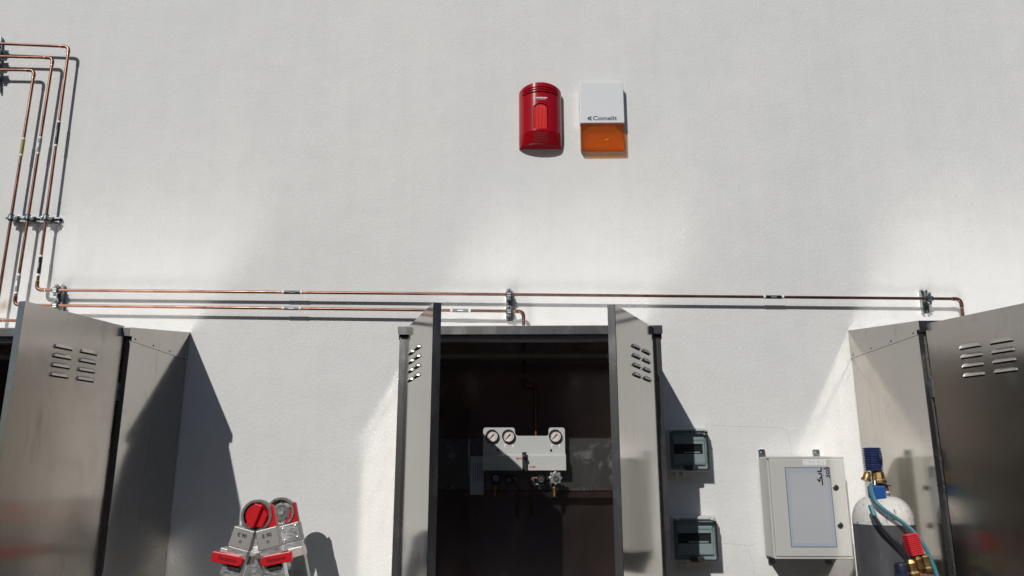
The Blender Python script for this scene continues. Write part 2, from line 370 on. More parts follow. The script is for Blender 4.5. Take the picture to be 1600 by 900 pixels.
def cabinet(x0, x1, dep, label, doors, yb=0.0, sheet='steel_door'):
    t = thing('gas_cabinet', ((x0+x1)/2, yb-dep/2, 0.0), label, 'cabinet', 'stainless steel gas cabinets along the wall')
    yf = yb-dep; th = 0.0016; ybk = yb-0.004
    for nm, xs, sg in (('side_panel', x0, 1), ('side_panel', x1, -1)):
        mb = MB().box(xs, xs+sg*th, yf+0.001, ybk, 0.06, ZS+0.02)
        build(nm, mb, 'steel', t); mb = MB()
        mb.box(xs+sg*0.0002, xs+sg*0.028, yf-0.0008, yf+0.0008, 0.06, ZS+0.010)             # front flange
        mb.box(xs+sg*0.026, xs+sg*0.028, yf+th, yf+0.03, 0.06, ZS+0.010)
        build('front_post', mb, 'steel_edge', t)
    build('back_panel', MB().box(x0+0.003, x1-0.003, ybk-0.012, ybk-0.009, 0.06, ZS), 'steel_inner', t)
    build('floor_panel', MB().box(x0+0.003, x1-0.003, yf+0.004, ybk-0.014, 0.06, 0.10), 'steel_inner', t)
    # sloping roof cap: sheet, skirts and front lip
    ov = 0.022; o2 = 0.0035
    xa, xb_ = x0-o2, x1+o2; yr, yq = ybk+0.002, yf-ov
    mb = MB()
    mb.add([(xa, yr, ZB), (xb_, yr, ZB), (xb_, yq, ZF), (xa, yq, ZF), (xa, yr, ZB-0.002), (xb_, yr, ZB-0.002), (xb_, yq, ZF-0.002), (xa, yq, ZF-0.002)],
           [(0, 1, 2, 3), (7, 6, 5, 4), (0, 3, 7, 4), (1, 5, 6, 2), (0, 4, 5, 1), (3, 2, 6, 7)])
    rf = build('roof', mb, 'steel_roof', t)
    for xs, sg in ((xa, 1), (xb_, -1)):
        mb = MB().prism([(yr, ZS), (yr, ZB-0.002), (yq, ZF-0.002), (yq, ZF-0.032), (yf+0.0, ZF-0.032), (yf+0.0, ZS)], lambda u, v, w: (w, u, v), xs, xs+sg*0.0015)
        sk = build('roof_skirt', mb, 'steel', t)
        for k in range(4):
            y = yf+0.03+(dep-0.06)*k/3
            place_mesh('screw', SCREW, sk, facing((xs-sg*0.0002, y, ZS+0.012), (-sg, 0, 0)))
    mb = MB().box(xa+0.0016, xb_-0.0016, yq, yq+0.0015, ZF-0.034, ZF-0.002); mb.box(xa+0.0016, xb_-0.0016, yq+0.0015, yq+0.018, ZF-0.034, ZF-0.0325)
    build('fascia', mb, 'steel_edge', t)
    mb = MB().box(x0+0.03, x1-0.03, yf+0.012, yf+0.0135, ZS-0.004, ZS+0.018); mb.box(x0+0.03, x1-0.03, yf+0.0135, yf+0.05, ZS-0.004, ZS-0.0025)
    build('lintel', mb, 'steel_lintel', t)
    build('ceiling_panel', MB().box(x0+0.003, x1-0.003, yf+0.052, ybk-0.014, ZS+0.020, ZS+0.022), 'steel_inner', t)
    # doors: hinge side, opening angle, louver columns measured from the hinge
    for side, ang, cols, wd, ztop in doors:
        s = 1 if side == 'left' else -1
        hx = x0+0.026 if side == 'left' else x1-0.026
        hy = yf-0.012
        Md = Matrix.Translation((hx, hy, 0)) @ Matrix.Rotation(-s*R(ang), 4, 'Z')
        def T(u, v, z, M=Md, s=s): return M @ Vector((s*u, v, z))
        def dbox(mb, u0, u1, v0, v1, z0, z1):
            a = [T(u, v, z) for z in (z0, z1) for v in (v0, v1) for u in (u0, u1)]
            return mb.add(a, [(0, 2, 3, 1), (4, 5, 7, 6), (0, 1, 5, 4), (2, 6, 7, 3), (0, 4, 6, 2), (1, 3, 7, 5)])
        z0, z1 = 0.12, ztop
        mb = MB(); dbox(mb, 0.0, wd, -0.0016, 0, z0, z1)
        d = build('door', mb, sheet, t)
        mb = MB()
        dbox(mb, wd-0.0016, wd-0.0001, 0.0, 0.026, z0, z1); dbox(mb, wd-0.022, wd-0.0016, 0.0245, 0.026, z0, z1-0.02)
        dbox(mb, 0.0001, 0.0016, 0.0, 0.026, z0, z1-0.03); dbox(mb, 0.0016, wd-0.0016, 0.0, 0.022, z1-0.0016, z1-0.0001); dbox(mb, 0.0016, wd-0.0016, 0.0, 0.022, z0+0.0001, z0+0.0016)
        build('door_return', mb, 'steel_edge', d)
        mb = MB(); dbox(mb, wd-0.10, wd-0.06, 0.0, 0.014, z0+0.2, z1-0.2)
        build('stiffener', mb, 'steel_inner', d)
        for hz in (0.35, 1.15, 1.88):
            mb = MB().cyl(T(-0.006, 0.004, hz), T(-0.006, 0.004, hz+0.07), 0.006, n=10)
            build('hinge', mb, 'zinc', d)
        for uc in cols:
            for k in range(4):
                place_mesh('louver', LOUVER, d, Md @ Matrix.Translation((s*uc, -0.0017, 2.046-0.0335*k)))
        mb = MB(); dbox(mb, wd-0.075, wd-0.045, -0.012, -0.0016, 1.02, 1.12)
        build('latch', mb, 'lock_black', d, bevel=0.003)
    return t
XL, XM0, XM1, XR = -1.556, -0.487, 0.534, 1.492
cabL = cabinet(XL-1.03, XL, 0.522, 'left steel gas cabinet, its plain side panel beside the folded ladder', [('right', 77, (0.165, 0.285), 0.468, 2.172), ('left', 92, (0.14, 0.265), 0.46, ZTOP)])
cabM = cabinet(XM0, XM1, 0.535, 'middle steel gas cabinet with both doors open and gauges inside', [('left', 71, (0.135, 0.255), 0.50, ZTOP), ('right', 65, (0.135, 0.262), 0.482, ZTOP)], sheet='steel')
cabR = cabinet(XR, XR+1.03, 0.61, 'right steel gas cabinet behind the gas cylinder, cut by the frame edge', [('left', 68, (0.172, 0.29), 0.50, ZTOP), ('right', 0, (0.14, 0.265), 0.46, ZTOP)])
# inside the middle cabinet: mounting plates, seam strip
yb = -0.018
mb = MB().box(XM0+0.06, XM1-0.06, yb-0.030, yb-0.002, 1.535, 1.757)
build('mounting_plate', mb, 'steel_dirty', cabM)
build('cross_rail', MB().box(XM0+0.005, XM1-0.005, yb-0.044, yb-0.031, 1.505, 1.530), 'steel_inner', cabM)
build('cross_rail', MB().box(XM0+0.005, XM1-0.005, yb-0.026, yb-0.0025, 1.760, 1.785), 'steel_inner', cabM)

# ------------------------------------------------------------------ copper pipes
PY, PR = -0.052, 0.0068
def pipe(pix, label, sleeves, mids=(), Y=PY):
    """pix: corner pixels on the plane Y; sleeves: (pixel a, pixel b, colour)"""
    pts = [at(px, py, Y) if not isinstance(px, Vector) else px for px, py in pix]
    c = sum(pts, Vector())/len(pts)
    t = thing('copper_pipe', tuple(pts[0]), label, 'pipe', 'copper gas pipes on the white wall')
    build('tube', MB().tube(fillet(pts, 0.026, 8), PR, 14), 'copper', t, smooth=50)
    for i in range(1, len(pts)-1):                               # soldered elbow sockets
        a, b, c_ = pts[i-1], pts[i], pts[i+1]
        d0 = (a-b).normalized(); d1 = (c_-b).normalized()
        path = [b+d0*0.042]+fillet([b+d0*0.040, b, b+d1*0.040], 0.026, 8)+[b+d1*0.042]
        e = build('elbow', MB().tube(path, PR+0.0016, 14), 'copper', t, smooth=50)
        mb = MB()
        for d in (d0, d1): mb.cyl(b+d*0.041, b+d*0.0435, PR+0.0017, n=14)
        build('solder_ring', mb, 'solder', e, smooth=50)
    for (ax, ay), (bx, by), col in sleeves:
        def snap(p):
            best = None
            for u_, v_ in zip(pts[:-1], pts[1:]):
                w_ = v_-u_; k_ = max(0, min(1, (p-u_).dot(w_)/w_.dot(w_))); c2 = u_+w_*k_
                if best is None or (p-c2).length < (p-best).length: best = c2
            return best
        a, b = snap(at(ax, ay, Y)), snap(at(bx, by, Y)); d = (b-a).normalized()
        sl_ = build('marker_band', MB().cyl(a, b, PR+0.0014, n=14), col, t, smooth=50)
        for p, q in ((a-d*0.010, a-d*0.0003), (b+d*0.0003, b+d*0.010)):
            build('band_end', MB().cyl(p, q, PR+0.0017, n=14), 'white_tape', sl_, smooth=50)
        if col != 'olive_tape':
            mid = (a+b)/2; n_ = Vector((0, -1, 0)); ln = (b-a).length*0.35
            mb = MB().obox(mid+n_*(PR+0.0016)+d.cross(n_)*0.001, d*ln*0.5, d.cross(n_)*0.0028, n_*0.0004)
            build('print', mb, 'grey_tape' if col == 'black_tape' else 'white_tape', sl_)
    return t
roofz = lambda y: 0
eR = at(1501, 467, PY); eM = at(818, 486.5, PY)
pipe([(-120, 63), (108, 73), (57, 453), (1501, 467), (Vector((eR.x, PY, 2.20)), 0)], 'outermost copper pipe, running the wall from top left bend to right cabinet',
     [((94.5, 192), (89.5, 226), 'black_tape'), ((62.5, 402), (59.5, 428), 'black_tape'), ((444, 459.5), (469, 459.7), 'black_tape'), ((1196, 466), (1221, 466.3), 'black_tape')])
pipe([(-120, 85), (83, 90.5), (22.5, 476.5), (818, 486.5), (Vector((eM.x, PY, 2.20)), 0)], 'middle of the three bent copper pipes, ending in the middle cabinet roof',
     [((61.8, 217), (57.6, 238), 'grey_tape'), ((29, 431), (25.2, 456), 'grey_tape'), ((444, 484.5), (467, 484.7), 'grey_tape'), ((707, 486), (732, 486.2), 'grey_tape')])
e3 = at(60, 502, PY)
pipe([(-120, 107), (54, 110), (-8, 500), (60, 502), (Vector((e3.x, PY, 2.20)), 0)], 'innermost copper pipe with an olive band, dropping at the left edge',
     [((36.6, 218.5), (33.3, 241), 'olive_tape')])

# pipe brackets: slotted zinc rail on the wall, clamps with rubber and screws
def bracket(a, b, clamps, along, label):
    """rail from a to b on the wall (world), clamps at world points; along = pipe direction"""
    a, b = Vector(a), Vector(b); d = (b-a).normalized(); n_ = Vector((0, -1, 0)); s = d.cross(n_).normalized()
    t = thing('pipe_bracket', tuple((a+b)/2), label, 'bracket', 'zinc pipe brackets on the wall')
    mid = (a+b)/2; h = (b-a)/2; wv = 0.013
    mb = MB().obox(mid+n_*0.0012, h, s*wv, n_*0.0012)
    mb.obox(mid+n_*0.011+s*wv, h, s*0.0012, n_*0.0098); mb.obox(mid+n_*0.011-s*wv, h, s*0.0012, n_*0.0098)
    mb.obox(mid+n_*0.0215+s*(wv-0.003), h, s*0.0042, n_*0.0011); mb.obox(mid+n_*0.0215-s*(wv-0.003), h, s*0.0042, n_*0.0011)
    build('rail', mb, 'zinc', t)
    for e in (a+d*0.012, b-d*0.012):
        build('wall_bolt', MB().lathe(e+n_*0.0024, n_, [(0.008, 0), (0.008, 0.004), (0.005, 0.0041), (0.005, 0.010)], 6), 'zinc', t)
    al = Vector(along).normalized(); ac = al.cross(n_).normalized()
    for c in clamps:
        c = Vector(c); base = Vector((c.x, 0, c.z))
        mb = MB().ring(c, al, PR+0.0046, PR+0.0066, -0.0095, 0.0095, 20)
        for sg in (-1, 1):
            mb.obox(c+ac*sg*(PR+0.0135), ac*0.0075, al*0.0085, n_*0.0022)
        mb.cyl(base+n_*0.018, c-n_*(PR+0.006), 0.004, n=8)
        cl = build('clamp', mb, 'zinc', t, smooth=40)
        build('rubber_liner', MB().ring(c, al, PR+0.0004, PR+0.0052, -0.0145, 0.0145, 20), 'rubber', cl, smooth=40)
        for sg in (-1, 1):
            p = c+ac*sg*(PR+0.0135)
            build('clamp_screw', MB().lathe(p+n_*0.0022, n_, [(0.0058, 0), (0.0058, 0.003), (0.0045, 0.0048), (0.002, 0.005)], 12).cyl(p-n_*0.010, p-n_*0.002, 0.0028, n=8), 'zinc', cl, smooth=40)
        build('rail_nut', MB().obox(base+n_*0.0265, d*0.009, s*0.010, n_*0.004), 'zinc', cl, bevel=0.001)
    return t
W0 = -0.0002
def wall_pt(px, py): return Vector(at(px, py, 0)) + Vector((0, W0, 0))
pv = lambda px, py: at(px, py, PY)
bracket(at(21, 344, W0), at(97, 346, W0), [pv(17.3, 340), pv(43.6, 340), pv(72.2, 340)], (0, 0, 1), 'horizontal zinc bracket clamping three vertical copper pipes on the left')
bracket(at(1, 60, W0), at(-2, 146, W0), [pv(-6, 68), pv(-6, 87.5), pv(-6, 108)], (1, 0, 0), 'zinc bracket at the top left frame edge holding three pipes')
bracket(at(98, 447, W0), at(96, 492, W0), [pv(87, 453.4), pv(87, 477.2)], (1, 0, 0), 'zinc two-clamp bracket above the left cabinet door')
bracket(at(796, 455, W0), at(796, 502, W0), [pv(795, 460.2), pv(795, 486.3)], (1, 0, 0), 'zinc two-clamp bracket above the middle cabinet')
bracket(at(1440, 455, W0), at(1444, 490, W0), [pv(1452, 466.6)], (1, 0, 0), 'zinc single-clamp bracket near the right pipe elbow')

# ------------------------------------------------------------------ red fire siren
def fire_siren():
    cx = at(844.5, 180, -0.06).x; zt = at(844, 128.5, -0.097).z
    zb = at(844, 226, -0.055).z
    t = thing('fire_siren', (cx, 0, zb), 'glossy red bow-fronted fire siren with a ribbed light window', 'siren')
    H = zt-zb; Wd = 0.106; Dp = 0.095
    NU, NV = 120, 150
    def depth(v): # v from 0 bottom to 1 top
        z = v*H
        if z < 0.055: return Dp*(0.62+0.38*(z/0.055)**0.8)
        return Dp
    def wid(v):
        z = v*H
        return Wd*(0.985 if z < 0.02 else 1)
    def recess(a, v):
        x = math.sin(a); z = v*H
        for k in range(3):
            zc = H-0.024-0.0125*k
            if abs(z-zc) < 0.0026 and abs(x) < 0.80: return 0.010
        wz0, wz1, ww = 0.066, H-0.112, 0.30
        if abs(x) < ww and wz0 < z:
            top = wz1-(0.020)*(1-math.sqrt(max(0, 1-(x/ww)**2)))/1.0-0.0
            if z < top: return 0.012
        return 0.0
    vs = []; fs = []
    for j in range(NV+1):
        v = j/NV
        for i in range(NU+1):
            a = -math.pi/2+math.pi*i/NU
            q = math.copysign(abs(math.sin(a))**0.95, math.sin(a))
            d = depth(v)*abs(math.cos(a))**0.85; rc = recess(a, v)
            vs.append((cx+q*wid(v), -0.002-d+rc*abs(math.cos(a)), zb+v*H-0.022*v**4*math.sin(a)**2))
    for j in range(NV):
        for i in range(NU):
            a = j*(NU+1)+i; fs.append((a, a+1, a+NU+2, a+NU+1))
    fs.append([i for i in range(NU+1)][::-1]); fs.append([NV*(NU+1)+i for i in range(NU+1)])
    build('housing', MB().add(vs, fs), 'siren_red', t, smooth=32)
    # ribbed lens in the window
    wz0, wz1, ww = 0.068, H-0.114, 0.29
    nr = 9; mb = MB()
    for k in range(nr):
        xk = (-1+2*(k+0.5)/nr)*ww; a = math.asin(xk); d = Dp*math.cos(a)**0.85-0.008
        top = wz1-0.020*(1-math.sqrt(max(0, 1-(xk/ww)**2)))
        mb.cyl((cx+xk*Wd, -0.002-d, zb+wz0), (cx+xk*Wd, -0.002-d, zb+top), ww*Wd/nr*0.98, n=10)
    build('lens', mb, 'lens_red', t, smooth=60)
    # sounder holes in the sloping foot
    mb = MB()
    for r in range(6):
        for c_ in range(11):
            xk = (-0.30+0.06*c_); z = 0.012+0.007*r; a = math.asin(xk)
            d = depth(z/H)*math.cos(a)**0.85
            mb.cyl((cx+xk*Wd, -0.002-d-0.0004, zb+z), (cx+xk*Wd, -0.002-d+0.003, zb+z), 0.0022, n=8)
    build('sounder_grille', mb, 'siren_dark', t)
    # faint maker's mark: ring and two rows of small white strokes
    mb = MB(); zc = zb+H-0.083
    def sp_(x): return -0.002-Dp*math.cos(math.asin(x/Wd))**0.85-0.0006
    mb.ring((cx-0.030, sp_(-0.030), zc), (0.0, -1, 0), 0.0036, 0.0058, -0.0003, 0.0006, 16)
    for k in range(9):
        x = -0.020+0.0062*k; mb.obox((cx+x, sp_(x), zc+0.001), (0.0024, 0, 0), (0, 0.0006, 0), (0, 0, 0.0028))
    for k in range(10):
        x = -0.014+0.0042*k; mb.obox((cx+x, sp_(x), zc-0.0068), (0.0016, 0, 0), (0, 0.0006, 0), (0, 0, 0.0011))
    build('emblem', mb, 'white_tape', t)
fire_siren()

# ------------------------------------------------------------------ white alarm siren with orange lens
def alarm_siren():
    D = 0.053
    a = at(905, 129, -D); b = at(973.5, 129, -D); zl = at(938, 192, -D).z; z0 = at(938, 231, -D).z
    x0, x1, z1 = a.x, b.x, a.z
    t = thing('alarm_siren', ((x0+x1)/2, 0, z0), 'white box alarm siren with an orange lens below', 'siren')
    build('backplate', MB().box(x0+0.006, x1-0.006, -0.006, -0.0005, z0+0.004, z1-0.004), 'siren_white', t)
    mb = MB().prism([(-0.0065, zl), (-0.0065, z1-0.006), (-0.014, z1), (-D, z1), (-D, zl)], lambda u, v, w: (w, u, v), x0, x1)
    cov = build('cover', mb, 'siren_white', t, bevel=0.003, seg=3)
    mb = MB().prism([(-0.008, z0), (-0.008, zl-0.003), (-D+0.003, zl-0.003), (-D+0.003, z0+0.004), (-D+0.006, z0)], lambda u, v, w: (w, u, v), x0+0.002, x1-0.002)
    build('lens', mb, 'orange_lens', t, bevel=0.002)
    # bevelled strobe reflector seen through the lens
    xm = (x0+x1)/2; hw = (x1-x0)/2; zc = (z0+zl)/2
    pl = [(-0.96, -0.96), (0.96, -0.96), (0.96, 0.30), (0.52, 0.90), (-0.52, 0.90), (-0.96, 0.30)]
    mb = MB().prism([(xm+u*hw, zc+v*(zl-z0)/2) for u, v in pl], lambda u, v, w: (u, w, v), -0.036, -0.0085)
    build('reflector', mb, 'amber_facet', t, bevel=0.004)
    build('strobe_lamp', MB().cyl((xm+0.01, -0.0365, zc-0.02), (xm+0.03, -0.0365, zc-0.012), 0.004, n=10), 'white_tape', t, smooth=50)
    # logo: double chevron and name
    lz = at(938, 185, -D).z; s = 0.0105; lx = at(917.5, 185, -D).x
    mb = MB()
    for k, off in enumerate((0.0, 0.0095)):
        pl = [(0, 0), (0.8, 0.95), (1.45, 0.95), (0.70, 0), (1.45, -0.95), (0.8, -0.95)]
        mb.prism([(lx+off*1.0+u*s, lz+v*s) for u, v in pl], lambda u, v, w: (u, w, v), -D-0.0006, -D+0.0002)
    build('chevron_logo', mb, 'ink', cov)
    lettering('lettering', 'Comelit', 0.0305, facing((at(945, 185, -D).x, -D-0.0003, lz)), 'ink', cov, 0, 1.17)
alarm_siren()

# ------------------------------------------------------------------ breaker enclosures with smoked lids
def breaker_box(pxl, pxr, pyt, pyb, label):
    D = 0.095
    a = at(pxl, pyt, -D); b = at(pxr, pyb, -D)
    x0, x1, z1, z0 = a.x, b.x, a.z, b.z; xm = (x0+x1)/2
    t = thing('breaker_box', (xm, 0, z0), label, 'breaker box', 'small breaker enclosures beside the middle cabinet')
    build('case', MB().box(x0, x1, -0.055, -0.0005, z0, z1), 'case_grey', t, bevel=0.010, seg=3)
    fr = MB(); e = 0.013
    fr.box(x0+0.004, x1-0.004, -0.070, -0.0552, z1-e, z1-0.003); fr.box(x0+0.004, x1-0.004, -0.070, -0.0552, z0+0.003, z0+e)
    fr.box(x0+0.004, x0+e, -0.070, -0.0552, z0+e, z1-e); fr.box(x1-e, x1-0.004, -0.070, -0.0552, z0+e, z1-e)
    build('rim', fr, 'case_grey', t, bevel=0.002)
    # face plate round the recessed breaker slot
    sx0, sx1 = x0+0.026, x1-0.028; sz0, sz1 = z0+0.075, z0+0.118
    mb = MB(); f0, f1 = -0.066, -0.0553; ex = 0.021
    mb.box(x0+ex, x1-ex, f0, f1, sz1, z1-0.024); mb.box(x0+ex, x1-ex, f0, f1, z0+0.030, sz0)
    mb.box(x0+ex, sx0, f0, f1, sz0, sz1); mb.box(sx1, x1-ex, f0, f1, sz0, sz1)
    build('face_plate', mb, 'case_grey', t, bevel=0.0015)
    build('slot', MB().box(sx0, sx1, -0.0560, -0.0552, sz0, sz1), 'lock_black', t)
    build('slot_lip', MB().box(sx0+0.045, sx1-0.012, -0.060, -0.0562, sz0+0.004, sz0+0.010), 'case_grey', t, bevel=0.001)
    # smoked lid: front pane and four walls
    l0, l1, lz0, lz1 = x0+0.007, x1-0.010, z0+0.014, z1-0.018; th = 0.0025
    mb = MB().box(l0, l1, -D, -D+th, lz0, lz1)
    mb.box(l0, l0+th, -D+th, -0.0705, lz0, lz1); mb.box(l1-th, l1, -D+th, -0.0705, lz0, lz1)
    mb.box(l0+th, l1-th, -D+th, -0.0705, lz0, lz0+th); mb.box(l0+th, l1-th, -D+th, -0.0705, lz1-th, lz1)
    lid = build('lid', mb, 'smoked_lid', t)
    mb = MB()                                                     # raised bead round the lid window
    for (u0, u1, w0, w1) in ((l0+0.010, l1-0.010, lz1-0.016, lz1-0.012), (l0+0.010, l1-0.010, lz0+0.020, lz0+0.024), (l0+0.010, l0+0.014, lz0+0.024, lz1-0.016), (l1-0.014, l1-0.010, lz0+0.024, lz1-0.016)):
        mb.box(u0, u1, -D-0.004, -D-0.0002, w0, w1)
    build('lid_bead', mb, 'smoked_lid', lid, bevel=0.001)
    mb = MB().prism([(xm-0.030, z0+0.012), (xm-0.024, z0+0.004), (xm+0.024, z0+0.004), (xm+0.030, z0+0.012), (xm+0.026, z0+0.026), (xm-0.026, z0+0.026)], lambda u, v, w: (u, w, v), -D-0.010, -D+0.010)
    build('latch', mb, 'lock_black', lid, bevel=0.003)
    for sx in (-1, 1):
        build('lid_hinge', MB().cyl((xm+sx*0.070, -0.082, z1-0.012), (xm+sx*0.078, -0.082, z1-0.012), 0.007, n=10), 'case_grey', lid, smooth=40)
    for k, dx in enumerate((-0.062, -0.035)):
        g_ = MB().lathe((x0+0.035+0.03*k, -0.032, z0+0.0005), (0, 0, -1), [(0.012, 0), (0.012, 0.006), (0.010, 0.0062), (0.010, 0.018), (0.007, 0.022)], 12)
        build('cable_gland', g_, 'case_grey', t, smooth=40)
breaker_box(1044, 1113, 668, 737, 'upper grey breaker box with smoked lid, half shaded by the middle cabinet')
breaker_box(1050, 1127, 807, 880, 'lower grey breaker box with smoked lid, below its twin')

# ------------------------------------------------------------------ wall cabinet with glazed door
def control_box():
    D = 0.155
    a = at(1200, 713, -D); b = at(1334, 874, -D); x0, z1, z0 = a.x, a.z, b.z; x1 = at(1326, 790, -D).x
    t = thing('control_box', ((x0+x1)/2, 0, z0), 'grey wall box with frosted door window and black handwriting', 'electrical box')
    build('case', MB().box(x0, x1, -D+0.022, -0.012, z0, z1), 'box_grey', t, bevel=0.006, seg=3)
    mb = MB().box(x0+0.004, x1-0.001, -D, -D+0.0215, z0+0.010, z1-0.010)
    dr = build('door', mb, 'box_grey', t, bevel=0.004, seg=3)
    mb = MB().box(x0-0.001, x1+0.002, -D+0.005, -D+0.0225, z1-0.0095, z1-0.0005)
    build('door_gutter', mb, 'box_grey', t, bevel=0.002)
    build('door_gutter', MB().box(x0-0.001, x1+0.002, -D+0.005, -D+0.0225, z0+0.0005, z0+0.0095), 'box_grey', t, bevel=0.002)
    q = lambda px, py: at(px, py, -D)
    wx0, wx1 = q(1226, 730).x, q(1308, 855).x; wz1, wz0 = q(1260, 730).z, q(1260, 855).z; wx1 = q(1302, 790).x
    mb = MB(); e = 0.003
    for u0, u1, v0, v1 in ((wx0, wx1, wz1-e, wz1), (wx0, wx1, wz0, wz0+e), (wx0, wx0+e, wz0+e, wz1-e), (wx1-e, wx1, wz0+e, wz1-e)):
        mb.box(u0, u1, -D-0.0012, -D+0.001, v0, v1)
    build('window_gasket', mb, 'print_grey', dr)
    build('window', MB().box(wx0+e, wx1-e, -D-0.0009, -D+0.0005, wz0+e, wz1-e), 'frosted', dr)
    build('window_reflection', MB().box(wx0+0.016, wx1-0.016, -D-0.0013, -D-0.0008, wz0+0.016, wz1-0.022), 'frosted_reflection', dr)  # lighter pane: the window's blurred reflection put into the colour
    # felt-pen writing, turned on its side: two short words
    s_ = MB()
    def strokes(pts, r=0.0029):
        for a_, b_ in zip(pts[:-1], pts[1:]):
            s_.cyl(Vector(q(*a_))+Vector((0, -0.0012, 0)), Vector(q(*b_))+Vector((0, -0.0012, 0)), r, n=6)
    Z = lambda u, v: (1250+u/10.59, 705+v/10.59)
    strokes([Z(283, 335), Z(350, 330), Z(345, 272)])                                     # L
    strokes([Z(300, 372), Z(350, 368), Z(354, 430), Z(330, 432)])                         # u
    strokes([Z(283, 458), Z(322, 505), Z(330, 440), Z(358, 430), Z(372, 565)])            # S with a long tail
    strokes([Z(384, 398), Z(388, 402)])
    s_b = [[(384, 292), (455, 290)], [(425, 268), (472, 270), (470, 300)], [(432, 318), (470, 318), (476, 372), (440, 372), (432, 330)], [(440, 390), (436, 425), (462, 400), (482, 402), (484, 442)]]
    for st_ in s_b: strokes([Z(*p) for p in st_], 0.0021)
    build('handwriting', s_, 'black_print', dr)
    # type label
    la, lb = q(1254, 717), q(1291, 727)
    lab = build('type_label', MB().box(la.x, lb.x, -D-0.0006, -D+0.0004, lb.z, la.z), 'paper', dr)
    mb = MB(); wL = lb.x-la.x; hL = la.z-lb.z
    for r in range(4):
        for c_ in range(5):
            if random.random() < 0.75:
                u = la.x+wL*(0.06+0.185*c_); ll = wL*random.uniform(0.06, 0.14)
                mb.box(u, u+ll, -D-0.0009, -D-0.0005, lb.z+hL*(0.14+0.22*r), lb.z+hL*(0.14+0.22*r)+0.0014)
    build('label_print', mb, 'card', dr)
    # locks
    for px, py in ((1306, 762), (1313, 821)):
        c_ = q(px, py)
        lk = build('lock', MB().lathe((c_.x, -D, c_.z), (0, -1, 0), [(0.0125, 0), (0.0125, 0.002), (0.010, 0.004), (0.010, 0.0041)], 20), 'zinc', dr, smooth=40)
        build('lock_core', MB().lathe((c_.x, -D-0.0042, c_.z), (0, -1, 0), [(0.0085, 0), (0.0085, 0.0008), (0.004, 0.0009), (0.0035, 0.004)], 14), 'lock_black', lk, smooth=40)
    # row of tiny pale marks under the window
    mb2 = MB()
    for k in range(8):
        c_ = q(1240+7.3*k, 862); mb2.box(c_.x, c_.x+0.007, -D-0.0005, -D+0.0003, c_.z-0.0012, c_.z+0.0012)
    build('marking', mb2, 'card', dr)
    # wall lugs
    for px, py, up in ((1190, 706, 1), (1275, 704, 1), (1206, 884, -1), (1296, 884, -1)):
        c_ = at(px, py, -0.008); zz = z1 if up > 0 else z0
        zo = zz+up*0.034
        pl = [(c_.x-0.014, zz-up*0.02), (c_.x+0.014, zz-up*0.02), (c_.x+0.014, zo-up*0.003), (c_.x+0.011, zo), (c_.x-0.011, zo), (c_.x-0.014, zo-up*0.003)]
        lg = build('wall_lug', MB().prism(pl, lambda u, v, w: (u, w, v), -0.0118, -0.0005), 'zinc', t, bevel=0.001)
        build('lug_bolt', MB().lathe((c_.x, -0.0119, zz+up*0.018), (0, -1, 0), [(0.009, 0), (0.009, 0.0015), (0.0065, 0.0016), (0.0065, 0.006)], 6), 'zinc', lg)
control_box()

